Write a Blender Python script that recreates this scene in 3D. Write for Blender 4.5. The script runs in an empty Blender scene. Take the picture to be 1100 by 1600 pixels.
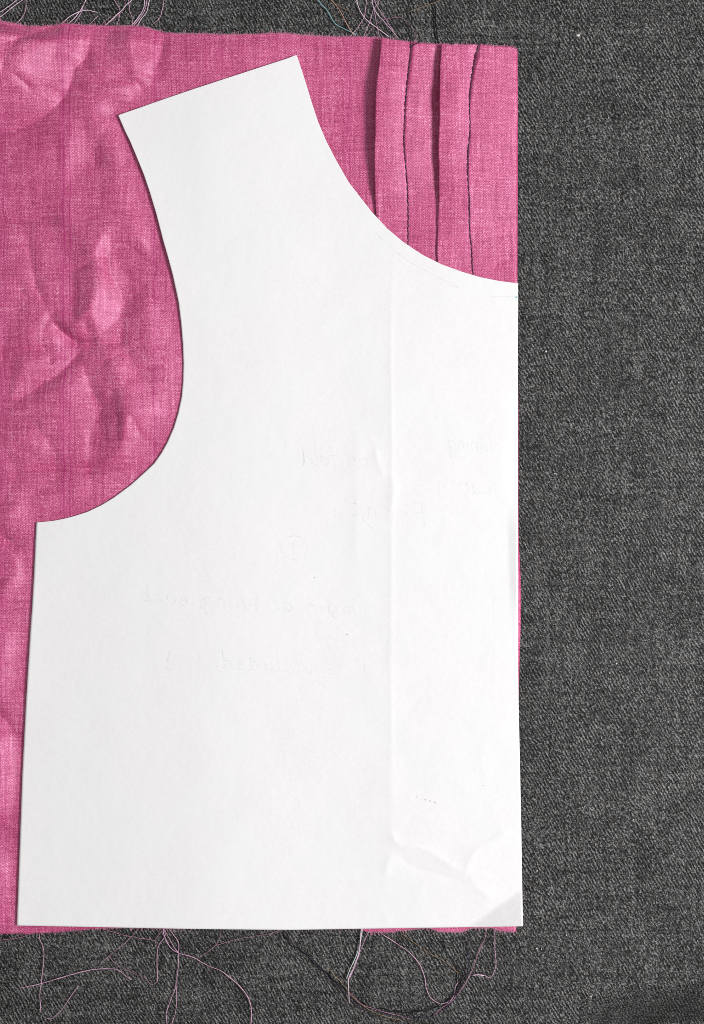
import bpy, math, random
import numpy as np
from mathutils import Vector, geometry

random.seed(7)
rng = np.random.default_rng(7)
S = 0.00022                      # metres per unit of the layout grid (1100 x 1600 units lie in view)
MM = 0.001
H = 0.56                         # camera height above the table

scene = bpy.context.scene
col = scene.collection

# ------------------------------------------------------------------ camera
cam_d = bpy.data.cameras.new("camera")
cam = bpy.data.objects.new("camera", cam_d)
col.objects.link(cam)
cam.location = (0, 0, H)
cam.rotation_euler = (0, 0, 0)
cam_d.sensor_fit = 'VERTICAL'
cam_d.sensor_height = 24
cam_d.lens = 24 * H / (1600 * S)
cam_d.clip_start = 0.01
cam_d.clip_end = 50
scene.camera = cam

# ------------------------------------------------------------------ light: one soft window light from the right, pale room all round
world = bpy.data.worlds.new("World")
scene.world = world
world.use_nodes = True
bg = world.node_tree.nodes["Background"]
bg.inputs[0].default_value = (1.0, 0.995, 0.995, 1)
bg.inputs[1].default_value = 0.34

key_d = bpy.data.lights.new("window_light", 'AREA')
key_d.shape = 'RECTANGLE'
key_d.size = 0.26
key_d.size_y = 0.26
key_d.energy = 11.9
key_d.color = (1.0, 0.992, 0.995)
key = bpy.data.objects.new("window_light", key_d)
col.objects.link(key)
key.location = (0.74, -0.03, 0.79)
key.rotation_euler = (Vector((0.0, 0.0, 0.0)) - Vector(key.location)).to_track_quat('-Z', 'Y').to_euler()

vs = scene.view_settings
vs.view_transform = 'Standard'
vs.look = 'None'
vs.exposure = 0.0
vs.gamma = 1.0
scene.cycles.use_denoising = False
scene.cycles.pixel_filter_type = 'BLACKMAN_HARRIS'
scene.cycles.filter_width = 0.9

# ------------------------------------------------------------------ node helpers
class Mat:
    def __init__(self, name):
        self.m = bpy.data.materials.new(name)
        self.m.use_nodes = True
        self.nt = self.m.node_tree
        self.bsdf = self.nt.nodes["Principled BSDF"]
        self.tc = self.nt.nodes.new("ShaderNodeTexCoord")
    def n(self, t, **kw):
        nd = self.nt.nodes.new(t)
        for k, v in kw.items():
            setattr(nd, k, v)
        return nd
    def l(self, a, b):
        self.nt.links.new(a, b)
    def put(self, sock, v):
        if hasattr(v, "is_output"):
            self.l(v, sock)
        else:
            sock.default_value = v
    def math(self, op, a, b=0.0, c=0.0):
        nd = self.n("ShaderNodeMath", operation=op)
        self.put(nd.inputs[0], a); self.put(nd.inputs[1], b); self.put(nd.inputs[2], c)
        return nd.outputs[0]
    def rng(self, v, a, b, c, d, smooth=False):
        nd = self.n("ShaderNodeMapRange")
        if smooth: nd.interpolation_type = 'SMOOTHSTEP'
        self.put(nd.inputs[0], v)
        for i, x in enumerate((a, b, c, d)): nd.inputs[i + 1].default_value = x
        return nd.outputs[0]
    def coord(self, scale=(1, 1, 1), rot=0.0, loc=(0, 0, 0)):
        nd = self.n("ShaderNodeMapping")
        nd.inputs["Scale"].default_value = scale
        nd.inputs["Rotation"].default_value = (0, 0, rot)
        nd.inputs["Location"].default_value = loc
        self.l(self.tc.outputs["Object"], nd.inputs[0])
        return nd.outputs[0]
    def noise(self, scale, vec=None, detail=2.0, rough=0.5, loc=None):
        nd = self.n("ShaderNodeTexNoise")
        nd.inputs["Scale"].default_value = 1.0
        nd.inputs["Detail"].default_value = detail
        nd.inputs["Roughness"].default_value = rough
        if vec is None:
            vec = self.coord(scale if isinstance(scale, tuple) else (scale, scale, scale), loc=loc or (0, 0, 0))
        self.l(vec, nd.inputs["Vector"])
        return nd.outputs["Fac"]
    def mix(self, f, a, b, blend='MIX'):
        nd = self.n("ShaderNodeMix", data_type='RGBA', blend_type=blend)
        self.put(nd.inputs[0], f); self.put(nd.inputs[6], a); self.put(nd.inputs[7], b)
        return nd.outputs[2]
    def bump(self, h, strength, dist, normal=None):
        nd = self.n("ShaderNodeBump")
        nd.inputs["Strength"].default_value = strength
        nd.inputs["Distance"].default_value = dist
        self.l(h, nd.inputs["Height"])
        if normal is not None: self.l(normal, nd.inputs["Normal"])
        return nd.outputs[0]

U = 1.0 / S      # frequency of one cycle per layout unit

def rgb(*c): return (c[0], c[1], c[2], 1.0)

# ---- charcoal twill
def twill_material():
    M = Mat("charcoal_twill")
    # wobble so that the diagonals are never ruled
    a = math.radians(-60.0)      # direction the ribs run in
    rot = -a
    wob = M.n("ShaderNodeTexNoise"); wob.inputs["Scale"].default_value = U / 45; wob.inputs["Detail"].default_value = 2
    M.l(M.tc.outputs["Object"], wob.inputs["Vector"])
    sub = M.n("ShaderNodeVectorMath", operation='SUBTRACT'); M.l(wob.outputs["Color"], sub.inputs[0]); sub.inputs[1].default_value = (.5, .5, .5)
    scl = M.n("ShaderNodeVectorMath", operation='SCALE'); M.l(sub.outputs[0], scl.inputs[0]); scl.inputs["Scale"].default_value = 9 * S
    add = M.n("ShaderNodeVectorMath", operation='ADD'); M.l(M.tc.outputs["Object"], add.inputs[0]); M.l(scl.outputs[0], add.inputs[1])
    mp = M.n("ShaderNodeMapping"); M.l(add.outputs[0], mp.inputs[0]); mp.inputs["Rotation"].default_value = (0, 0, rot)
    sx = M.n("ShaderNodeSeparateXYZ"); M.l(mp.outputs[0], sx.inputs[0])
    rib = M.math('SINE', M.math('MULTIPLY', sx.outputs[1], 2 * math.pi * U / 4.9))
    rib01 = M.math('MULTIPLY_ADD', rib, 0.5, 0.5)
    # flecks: short light yarn floats along the ribs
    st = M.n("ShaderNodeMapping"); M.l(mp.outputs[0], st.inputs[0]); st.inputs["Scale"].default_value = (U / 4.6, U / 2.1, U / 4)
    fl = M.noise(1, st.outputs[0], 1.0, 0.5)
    fl = M.rng(fl, 0.30, 0.72, 0.0, 1.0)
    fine = M.noise(U / 1.9, None, 1.0, 0.6)
    fine = M.rng(fine, 0.25, 0.75, 0.0, 1.0)
    # patches where ribs are clear, others where the cloth looks speckled
    patch = M.rng(M.noise(U / 150, None, 2.0, 0.5), 0.38, 0.62, 0.35, 0.85)
    ribf = M.math('MULTIPLY', M.math('SUBTRACT', rib01, 0.5), patch)
    v = M.math('MULTIPLY_ADD', fl, 0.54, M.math('MULTIPLY_ADD', fine, 0.72, -0.09))
    v = M.math('MULTIPLY_ADD', ribf, 0.38, v)
    # slow streaks of the yarns across and along
    hs = M.noise((U / 160, U / 7, U / 100)); vsn = M.noise((U / 7, U / 160, U / 100))
    st2 = M.math('ADD', M.math('SUBTRACT', hs, 0.5), M.math('SUBTRACT', vsn, 0.5))
    v = M.math('MULTIPLY_ADD', st2, 0.30, v)
    v = M.math('MULTIPLY_ADD', M.math('SUBTRACT', M.noise(U / 60, None, 3.0), 0.5), 0.22, v)
    cr = M.n("ShaderNodeValToRGB")
    M.l(v, cr.inputs[0])
    e = cr.color_ramp.elements
    e[0].position = 0.18; e[0].color = rgb(0.004, 0.0038, 0.0037)
    e[1].position = 1.0; e[1].color = rgb(0.28, 0.277, 0.272)
    k = e.new(0.50); k.color = rgb(0.034, 0.0338, 0.0334)
    k = e.new(0.74); k.color = rgb(0.115, 0.1145, 0.1125)
    tint = M.mix(M.rng(M.noise(U / 9, None, 1.0), 0.4, 0.62, 0, 1), rgb(1.02, 1.0, 0.97), rgb(0.97, 1.0, 1.02))
    c = M.mix(1.0, cr.outputs[0], tint, 'MULTIPLY')
    M.l(c, M.bsdf.inputs["Base Color"])
    M.bsdf.inputs["Roughness"].default_value = 0.58
    M.bsdf.inputs["Specular IOR Level"].default_value = 0.16
    h = M.math('ADD', M.math('MULTIPLY', rib01, 0.5), M.math('MULTIPLY', fl, 0.7))
    M.l(M.bump(h, 0.55, 0.00022), M.bsdf.inputs["Normal"])
    return M.m

# ---- rose coloured shot silk / cotton with slubs
def silk_material():
    M = Mat("rose_silk")
    sx = M.n("ShaderNodeSeparateXYZ")
    wob = M.n("ShaderNodeTexNoise"); wob.inputs["Scale"].default_value = U / 60; wob.inputs["Detail"].default_value = 2
    M.l(M.tc.outputs["Object"], wob.inputs["Vector"])
    sub = M.n("ShaderNodeVectorMath", operation='SUBTRACT'); M.l(wob.outputs["Color"], sub.inputs[0]); sub.inputs[1].default_value = (.5, .5, .5)
    scl = M.n("ShaderNodeVectorMath", operation='SCALE'); M.l(sub.outputs[0], scl.inputs[0]); scl.inputs["Scale"].default_value = 7 * S
    add = M.n("ShaderNodeVectorMath", operation='ADD'); M.l(M.tc.outputs["Object"], add.inputs[0]); M.l(scl.outputs[0], add.inputs[1])
    M.l(add.outputs[0], sx.inputs[0])
    X, Y = sx.outputs[0], sx.outputs[1]
    cx = M.math('SINE', M.math('MULTIPLY', X, 2 * math.pi * U / 4.3))
    cy = M.math('SINE', M.math('MULTIPLY', Y, 2 * math.pi * U / 3.9))
    weave = M.math('MULTIPLY', cx, cy)
    weave01 = M.math('MULTIPLY_ADD', weave, 0.5, 0.5)
    # separate yarns: each a little lighter or darker along its length
    def yarn(sc):
        mp = M.n("ShaderNodeMapping"); M.l(add.outputs[0], mp.inputs[0]); mp.inputs["Scale"].default_value = sc
        return M.noise(1, mp.outputs[0], 2.0, 0.6)
    warp = yarn((U / 2.6, U / 75, U / 500)); weft = yarn((U / 55, U / 2.4, U / 500))
    warp_w = yarn((U / 13, U / 420, U / 2000)); weft_w = yarn((U / 260, U / 16, U / 2000))
    grain = M.noise(U / 1.9, None, 1.0, 0.6)
    v = M.math('MULTIPLY_ADD', M.math('SUBTRACT', weave01, 0.5), 0.27, 0.51)
    for t, k in ((warp, 0.58), (weft, 0.52), (grain, 1.10), (warp_w, 0.20), (weft_w, 0.16)):
        v = M.math('MULTIPLY_ADD', M.math('SUBTRACT', t, 0.5), k, v)
    v = M.math('MULTIPLY_ADD', M.math('SUBTRACT', M.noise(U / 140, None, 3.0), 0.5), 0.24, v)
    cr = M.n("ShaderNodeValToRGB"); M.l(v, cr.inputs[0])
    e = cr.color_ramp.elements
    e[0].position = 0.06; e[0].color = rgb(0.17, 0.010, 0.052)
    e[1].position = 1.0; e[1].color = rgb(0.92, 0.46, 0.62)
    k = e.new(0.34); k.color = rgb(0.415, 0.039, 0.134)
    k = e.new(0.60); k.color = rgb(0.62, 0.104, 0.252)
    k = e.new(0.80); k.color = rgb(0.79, 0.27, 0.44)
    c = cr.outputs[0]
    # slubs: thicker, deeper magenta warp yarns at a few places across the cloth
    slub = None
    for px, w, k in ((103, 2.6, .75), (113, 1.6, .9), (98, 2.2, .4), (121, 1.3, .4), (243, 1.5, .8), (6, 2.2, .35), (12, 1.3, .5), (222, 1.0, .45), (65, 1.0, .4),
                     (160, 1.2, .35), (348, 1.4, .5), (547, 1.4, .7), (538, 1.0, .4), (405, 1.2, .4), (726, 1.6, .35), (-60, 2, .8)):
        x0 = (px - 550) * S
        d = M.math('ABSOLUTE', M.math('SUBTRACT', X, x0))
        b = M.rng(d, 0.0, w * S, k, 0.0, True)
        slub = b if slub is None else M.math('MAXIMUM', slub, b)
    lumps = M.rng(yarn((U / 4, U / 30, U / 500)), 0.26, 0.46, 0.25, 1.0)
    slub = M.math('MULTIPLY', slub, lumps)
    c = M.mix(slub, c, rgb(0.42, 0.010, 0.15))
    # pale slubs beside them and a few pale weft ones
    pale = M.rng(yarn((U / 3.5, U / 300, U / 800)), 0.69, 0.76, 0.0, 0.5)
    palew = M.rng(yarn((U / 200, U / 3, U / 800)), 0.69, 0.76, 0.0, 0.45)
    c = M.mix(M.math('MAXIMUM', pale, palew), c, rgb(0.80, 0.34, 0.50))
    M.l(c, M.bsdf.inputs["Base Color"])
    M.bsdf.inputs["Roughness"].default_value = 0.52
    M.bsdf.inputs["Specular IOR Level"].default_value = 0.88
    M.bsdf.inputs["Specular Tint"].default_value = rgb(0.97, 0.78, 0.98)
    M.bsdf.inputs["Sheen Weight"].default_value = 0.10
    M.bsdf.inputs["Sheen Roughness"].default_value = 0.4
    M.bsdf.inputs["Sheen Tint"].default_value = rgb(1.0, 0.75, 0.9)
    h = M.math('ADD', M.math('MULTIPLY', weave01, 0.5), M.math('ADD', M.math('MULTIPLY', warp, 0.6), M.math('MULTIPLY', weft, 0.6)))
    h = M.math('MULTIPLY_ADD', slub, 0.6, h)
    b1 = M.bump(h, 0.42, 0.00016)
    # small puckers
    pk = M.noise(U / 30, None, 3.0, 0.55)
    M.l(M.bump(pk, 0.35, 0.0006, b1), M.bsdf.inputs["Normal"])
    return M.m

def paper_material():
    M = Mat("white_paper")
    f = M.noise(U / 5, None, 3.0, 0.65)
    b = M.noise(U / 160, None, 3.0, 0.5)
    c = M.mix(M.rng(f, 0.3, 0.7, 0, 1), rgb(0.838, 0.824, 0.826), rgb(0.88, 0.868, 0.870))
    c = M.mix(M.rng(b, 0.35, 0.65, 0, 0.55), c, rgb(0.855, 0.862, 0.862))
    # a few specks in the pulp
    vo = M.n("ShaderNodeTexVoronoi"); vo.inputs["Scale"].default_value = U / 34; M.l(M.tc.outputs["Object"], vo.inputs["Vector"])
    sp = M.rng(vo.outputs["Distance"], 0.018, 0.035, 0.3, 0.0)
    pick = M.rng(M.noise(U / 42, None, 0.0), 0.60, 0.64, 0, 1)
    c = M.mix(M.math('MULTIPLY', sp, pick), c, rgb(0.34, 0.31, 0.30))
    M.l(c, M.bsdf.inputs["Base Color"])
    M.bsdf.inputs["Roughness"].default_value = 0.75
    M.bsdf.inputs["Specular IOR Level"].default_value = 0.2
    h = M.math('ADD', f, M.math('MULTIPLY', M.noise(U / 14, None, 2.0), 0.8))
    b1 = M.bump(h, 0.22, 0.00012)
    M.l(M.bump(M.noise(U / 70, None, 3.0, 0.6), 0.28, 0.0012, b1), M.bsdf.inputs["Normal"])
    return M.m

def yarn_material(name, base, spread=0.35, rough=0.45, spec=0.4):
    M = Mat(name)
    f = M.noise(U / 5, None, 2.0, 0.6)
    lo = rgb(*[x * (1 - spread) for x in base]); hi = rgb(*[min(0.95, x * (1 + spread)) for x in base])
    M.l(M.mix(M.rng(f, 0.3, 0.7, 0, 1), lo, hi), M.bsdf.inputs["Base Color"])
    M.bsdf.inputs["Roughness"].default_value = rough
    M.bsdf.inputs["Specular IOR Level"].default_value = spec
    return M.m

def pencil_material(name, base, low, high, paper=(0.868, 0.862, 0.858), sc=4.0):
    M = Mat(name)
    f = M.noise(U / sc, None, 2.0, 0.7)
    tr = M.n("ShaderNodeBsdfTransparent")
    mx = M.n("ShaderNodeMixShader")
    M.l(M.rng(f, 0.36, 0.66, low, high), mx.inputs[0])
    M.bsdf.inputs["Base Color"].default_value = rgb(*base)
    M.bsdf.inputs["Roughness"].default_value = 0.7
    out = M.nt.nodes["Material Output"]
    M.l(tr.outputs[0], mx.inputs[1]); M.l(M.bsdf.outputs[0], mx.inputs[2]); M.l(mx.outputs[0], out.inputs[0])
    return M.m

TWILL = twill_material()
SILK = silk_material()
PAPER = paper_material()
STITCH = yarn_material("dark_plum_thread", (0.030, 0.014, 0.046), 0.4)
BLACK = yarn_material("black_thread", (0.006, 0.006, 0.009), 0.4, 0.55, 0.25)
PINKTH = yarn_material("pink_thread", (0.58, 0.33, 0.47), 0.35)
ROSETH = yarn_material("rose_thread", (0.42, 0.20, 0.29), 0.4)
PALETH = yarn_material("pale_pink_thread", (0.76, 0.55, 0.69), 0.25)
TEALTH = yarn_material("teal_thread", (0.22, 0.42, 0.44), 0.25)
MINTTH = yarn_material("pale_mint_thread", (0.55, 0.64, 0.58), 0.3)
ORANGETH = yarn_material("peach_thread", (0.62, 0.34, 0.24), 0.3)
TANTH = yarn_material("tan_thread", (0.30, 0.19, 0.11), 0.4)
FRAY = yarn_material("frayed_fibre", (0.46, 0.20, 0.28), 0.4)
LINT = yarn_material("lint_white", (0.74, 0.70, 0.66), 0.15, 0.8, 0.1)
PENCIL_FAINT = pencil_material("ink_showing_through", (0.60, 0.64, 0.64), 0.0, 0.18)
PENCIL = pencil_material("pencil_line", (0.50, 0.48, 0.47), 0.0, 0.21, sc=7)
TEALPEN = pencil_material("teal_pen", (0.20, 0.55, 0.60), 0.4, 0.9)

# ------------------------------------------------------------------ shape helpers
def W(x, y, z=0.0):              # layout grid + millimetres -> metres
    k = 1 - z * MM / H
    return ((x - 550) * S * k, (800 - y) * S * k, z * MM)

def tag(o, label=None, cat=None, group=None, kind=None):
    for k, v in (("label", label), ("category", cat), ("group", group), ("kind", kind)):
        if v: o[k] = v
    return o

def link(name, verts, faces, mat, parent=None, smooth=True):
    me = bpy.data.meshes.new(name)
    me.from_pydata([tuple(map(float, v)) for v in verts], [], [tuple(map(int, f)) for f in faces])
    if smooth: me.polygons.foreach_set("use_smooth", [True] * len(me.polygons))
    me.materials.append(mat)
    me.update()
    o = bpy.data.objects.new(name, me)
    col.objects.link(o)
    if parent: o.parent = parent
    return o

def grid(name, PX, PY, PZ, mat, parent=None, thick=None, raised=False):
    """PX, PY in layout units, PZ in mm: arrays (rows, cols), rows go down the picture."""
    r, c = PX.shape
    k = 1 - PZ * MM / H if raised else 1.0      # a point seen at a given bearing stands that much nearer when it is higher up
    V = np.stack([(PX - 550) * S * k, (800 - PY) * S * k, PZ * MM], -1).reshape(-1, 3).astype(np.float32)
    i = np.arange(r * c).reshape(r, c)
    F = np.stack([i[1:, :-1], i[1:, 1:], i[:-1, 1:], i[:-1, :-1]], -1).reshape(-1, 4)
    me = bpy.data.meshes.new(name)
    me.vertices.add(len(V)); me.vertices.foreach_set("co", V.ravel())
    me.loops.add(F.size); me.loops.foreach_set("vertex_index", F.ravel().astype(np.int32))
    me.polygons.add(len(F))
    me.polygons.foreach_set("loop_start", np.arange(0, F.size, 4, dtype=np.int32))
    me.polygons.foreach_set("use_smooth", np.ones(len(F), dtype=bool))
    me.update(calc_edges=True); me.validate()
    me.materials.append(mat)
    o = bpy.data.objects.new(name, me); col.objects.link(o)
    if parent: o.parent = parent
    if thick:
        s = o.modifiers.new("thickness", 'SOLIDIFY'); s.thickness = thick * MM; s.offset = -1
    return o

def interp(pts, q):              # piecewise linear y -> x (or x -> y)
    p = np.array(pts, float)
    return np.interp(q, p[:, 0], p[:, 1])

def smooth_interp(pts, q):       # monotone cubic through the points
    p = np.array(pts, float); x, y = p[:, 0], p[:, 1]
    h = np.diff(x); d = np.diff(y) / h
    m = np.zeros(len(x)); m[0], m[-1] = d[0], d[-1]
    for k in range(1, len(x) - 1):
        if d[k - 1] * d[k] > 0:
            w1, w2 = 2 * h[k] + h[k - 1], h[k] + 2 * h[k - 1]
            m[k] = (w1 + w2) / (w1 / d[k - 1] + w2 / d[k])
    q = np.clip(np.asarray(q, float), x[0], x[-1])
    k = np.clip(np.searchsorted(x, q) - 1, 0, len(x) - 2)
    t = (q - x[k]) / h[k]
    return ((1 + 2 * t) * (1 - t) ** 2 * y[k] + t * (1 - t) ** 2 * h[k] * m[k] + t * t * (3 - 2 * t) * y[k + 1] + t * t * (t - 1) * h[k] * m[k + 1])

def sstep(a, b, x):
    t = np.clip((x - a) / (b - a), 0, 1)
    return t * t * (3 - 2 * t)

def vnoise(x, y, cell, seed):    # smooth value noise, -1..1
    r = np.random.default_rng(seed); T = r.uniform(-1, 1, (97, 89))
    gx, gy = x / cell + 500, y / cell + 500
    ix, iy = np.floor(gx).astype(int), np.floor(gy).astype(int)
    fx, fy = gx - ix, gy - iy
    fx, fy = fx * fx * (3 - 2 * fx), fy * fy * (3 - 2 * fy)
    g = lambda a, b: T[a % 97, b % 89]
    return (g(ix, iy) * (1 - fx) + g(ix + 1, iy) * fx) * (1 - fy) + (g(ix, iy + 1) * (1 - fx) + g(ix + 1, iy + 1) * fx) * fy

def catmull(pts, step=3.0):
    p = np.array(pts, float)
    if len(p) == 2:
        n = max(2, int(np.hypot(*(p[1] - p[0])[:2]) / step)); t = np.linspace(0, 1, n + 1)[:, None]
        return p[0] * (1 - t) + p[1] * t
    P = np.vstack([2 * p[0] - p[1], p, 2 * p[-1] - p[-2]])
    out = []
    for k in range(1, len(P) - 2):
        a, b, c, d = P[k - 1:k + 3]
        n = max(2, int(np.hypot(*(c - b)[:2]) / step))
        for t in np.arange(n) / n:
            out.append(0.5 * ((2 * b) + (c - a) * t + (2 * a - 5 * b + 4 * c - d) * t * t + (3 * b - a - 3 * c + d) * t ** 3))
    out.append(p[-1])
    return np.array(out)

def crease(x, y, pts, amp, wl, wr, fade=0.25, sharp=1.0, flat=False):
    """height of a ridge (amp>0) or valley (amp<0) along a polyline; wl / wr: width on its left / right going along it."""
    P = catmull(pts, 6.0)
    reach = 7 * max(wl, wr) + 10
    box = (x > P[:, 0].min() - reach) & (x < P[:, 0].max() + reach) & (y > P[:, 1].min() - reach) & (y < P[:, 1].max() + reach)
    if not box.all():
        out = np.zeros(x.shape)
        if box.any(): out[box] = crease(x[box], y[box], pts, amp, wl, wr, fade, sharp, flat)
        return out
    seg = np.hypot(*np.diff(P, axis=0).T); L = np.concatenate([[0], np.cumsum(seg)]); tot = L[-1]
    best = np.full(x.shape, 1e9); side = np.zeros(x.shape); s = np.zeros(x.shape)
    for k in range(len(P) - 1):
        ax, ay = P[k]; dx, dy = P[k + 1] - P[k]; l2 = dx * dx + dy * dy + 1e-9
        t = np.clip(((x - ax) * dx + (y - ay) * dy) / l2, 0, 1)
        ex, ey = x - ax - t * dx, y - ay - t * dy
        d = np.hypot(ex, ey)
        m = d < best
        best = np.where(m, d, best); side = np.where(m, dx * ey - dy * ex, side); s = np.where(m, (L[k] + t * seg[k]) / tot, s)
    w = np.where(side < 0, wl, wr)       # y runs down: negative cross = left hand
    dd = np.sqrt(best ** 2 + sharp ** 2) - sharp
    env = sstep(0, max(fade, 1e-3), s) * sstep(0, max(fade, 1e-3), 1 - s) if fade > 0 else 1.0
    prof = np.clip(1 - dd / (2 * w), 0, 1) ** 1.35 if flat else np.exp(-dd / w)      # flat: straight-sided folds
    return amp * prof * (0.15 + 0.85 * env)

# ------------------------------------------------------------------ the paper outline (needed by everything under it)
XL = [(86, 462.5), (92, 447), (104, 410), (120, 361), (139, 303), (155, 256), (168, 219), (176, 196), (180.0, 184.6), (190, 189), (205, 195.5), (220, 203), (245, 213.5), (272, 224.5),
      (300, 234), (335, 244.5), (374, 254.5), (400, 262), (430, 270), (472, 279), (505, 283), (537, 285.6), (568, 286.8), (595, 286), (620, 283.8), (645, 278.5), (668, 271.5),
      (692, 261), (708, 252), (724.5, 240.5), (740, 224), (758, 204), (778, 177), (790, 157), (800, 136), (807, 114), (811, 98), (814, 82), (815.6, 66), (816.4, 56.8), (850, 55.2), (900, 53), (952, 50), (989, 47.3), (1050, 43.5), (1100, 40.5), (1148, 38),
      (1214, 34.7), (1290, 32), (1360, 29.5), (1447, 26.3)]
XR = [(86, 463.5), (105, 470), (130, 478), (160, 487), (190, 497), (220, 509.5), (250, 525), (285, 545), (303, 559), (330, 580), (357, 605), (378, 630),
      (398, 660), (413, 690), (424, 720), (433, 750), (439, 780), (442.8, 809.3), (470, 809.6), (560, 809), (640, 809), (720, 809), (800, 809), (900, 809), (1000, 809.2), (1100, 810.3), (1200, 812.6), (1300, 814.6), (1447, 817)]
def paper_xl(y): return interp(XL, y)
def paper_xr(y): return interp(XR, y)
def bottom_bend(x): return interp([(20, -1), (150, 1.5), (300, 4.5), (450, 6), (560, 4.2), (700, 2.2), (820, 0.2)], x)
POLY = np.array([(x, y) for y, x in XL][::-1] + [(x, y) for y, x in XR] + [(700, 1449.2), (560, 1451.2), (450, 1453), (300, 1451.5), (150, 1448.5)])

def paper_sd(x, y):              # signed distance to the paper's edge, positive inside
    best = np.full(x.shape, 1e9); ins = np.zeros(x.shape, bool)
    Q = np.roll(POLY, -1, 0)
    for (ax, ay), (bx, by) in zip(POLY, Q):
        dx, dy = bx - ax, by - ay; l2 = dx * dx + dy * dy + 1e-9
        t = np.clip(((x - ax) * dx + (y - ay) * dy) / l2, 0, 1)
        best = np.minimum(best, np.hypot(x - ax - t * dx, y - ay - t * dy))
        if ay != by:
            c = ((ay > y) != (by > y)) & (x < dx * (y - ay) / (by - ay) + ax)
            ins ^= c
    return np.where(ins, best, -best)

def paper_z(x, y):               # mm above the table
    z = 1.6 + 1.65 * (1 - sstep(300, 560, x)) + 0.12 * vnoise(x, y, 170, 3) + 0.16 * vnoise(x, y, 105, 4) + 0.05 * vnoise(x, y, 46, 6)
    # raised along the armhole, so that it shades the cloth beside it
    xl = paper_xl(np.clip(y, 86, 1447))
    z += 0.75 * np.exp(-np.maximum(x - xl, 0) / 55) * sstep(150, 260, y) * (1 - sstep(380, 580, y))
    z += 0.35 * np.exp(-np.maximum(x - xl, 0) / 60) * sstep(830, 950, y)
    # soft fold down the right half and its small kinks
    z += crease(x, y, [(613, 385), (611, 560), (613, 690), (611, 800), (612, 960), (611, 1100), (613, 1240), (610, 1320)], 0.20, 20, 34, 0.08, 1.0)
    z += crease(x, y, [(612.5, 420), (611, 560), (612.5, 700), (611.5, 972), (610.5, 1010), (611.8, 1120), (610.6, 1250), (612, 1310)], 0.10, 2.5, 4.0, 0.2, 0.6)
    z += crease(x, y, [(583, 690), (596, 738), (606, 748)], 0.18, 5, 6, 0.3, 1)
    z += crease(x, y, [(608, 742), (617, 760), (612, 800)], 0.2, 5, 7, 0.3, 1)
    z += crease(x, y, [(556, 900), (558, 800), (556, 640)], 0.18, 14, 18, 0.3, 3)
    # fold right across near the bottom
    z += crease(x, y, [(28, 1374), (300, 1372), (560, 1373), (720, 1380)], 0.10, 5, 9, 0.15, 1)
    # crumple at the lower right
    z += crease(x, y, [(613, 1290), (616, 1312), (632, 1322), (662, 1326), (698, 1348), (727, 1364)], 0.32, 6, 9, 0.15, 1)
    z += crease(x, y, [(620, 1330), (640, 1351), (672, 1362), (724, 1378)], -0.25, 6, 6, 0.2, 1)
    z += crease(x, y, [(616, 1328), (606, 1350), (601, 1380)], 0.22, 6, 6, 0.4, 1)
    z += crease(x, y, [(725, 1378), (730, 1355), (745, 1328), (776, 1312), (803, 1292)], 0.30, 10, 9, 0.2, 1)
    z += crease(x, y, [(730, 1366), (752, 1392), (776, 1410)], 0.30, 10, 10, 0.35, 1.5)
    z += crease(x, y, [(600, 1420), (606, 1440), (612, 1449)], 0.08, 6, 6, 0.3, 1)
    z += crease(x, y, [(648, 1420), (660, 1380)], 0.05, 7, 7, 0.3, 1)
    # lower right corner curls up
    d = ((x - 776) * 52 + (y - 1416) * 74) / math.hypot(52, 74)      # across the bend, towards the corner
    z += 0.085 * np.maximum(np.sqrt(np.maximum(d, 0) ** 2 + 4) - 2, 0) * (x > 640)
    # lifted strip along the right-hand edge
    e = sstep(785, 840, y) * (1 - sstep(905, 990, y))
    z += 0.045 * np.maximum(x - (793 + (y - 800) * 0.03), 0) * e * 1.0
    e2 = sstep(600, 650, y) * (1 - sstep(760, 800, y))
    z -= 0.020 * np.log1p(np.exp((x - 790 - 4 * np.sin(y / 17.0)) / 3.0)) * 3.0 * e2
    z += crease(x, y, [(800, 1030), (806, 1120), (808, 1200)], -0.06, 14, 10, 0.3, 2)
    z += crease(x, y, [(760, 1160), (752, 1190), (762, 1220)], 0.08, 8, 8, 0.3, 2)
    # shoulder corner lifts a touch
    z += 0.5 * np.exp(-np.hypot(x - 188, y - 182) / 50) + 0.25 * np.exp(-np.hypot(x - 463, y - 90) / 40)
    return z

# ------------------------------------------------------------------ table covering
gx = np.linspace(-1700, 2800, 180); gy = np.unique(np.concatenate([np.linspace(-1400, 3000, 180), np.linspace(1500, 1720, 56)]))
GX, GY = np.meshgrid(gx, gy)
GZ = -0.45 + 0.40 * vnoise(GX, GY, 190, 11) * sstep(-60, 60, np.abs(GX - 400) - 420 + 0 * GY)
GZ += crease(GX, GY, [(1000, 872), (1100, 850), (1250, 840)], -0.25, 30, 40, 0.2, 8)
# cloth rolled down near the bottom right corner, an added slope to darken it
roll = np.log1p(np.exp(np.clip((GY - (1560 - 0.06 * (GX - 900))) / 11, -30, 30))) * 9
GZ -= np.minimum(roll, 75) * 1.8 * S / MM * sstep(850, 1010, GX)
cloth = grid("table_cloth", GX, GY, GZ, TWILL, thick=0.6)
tag(cloth, "charcoal grey twill cloth covering the whole table top", None, None, "structure")

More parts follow.
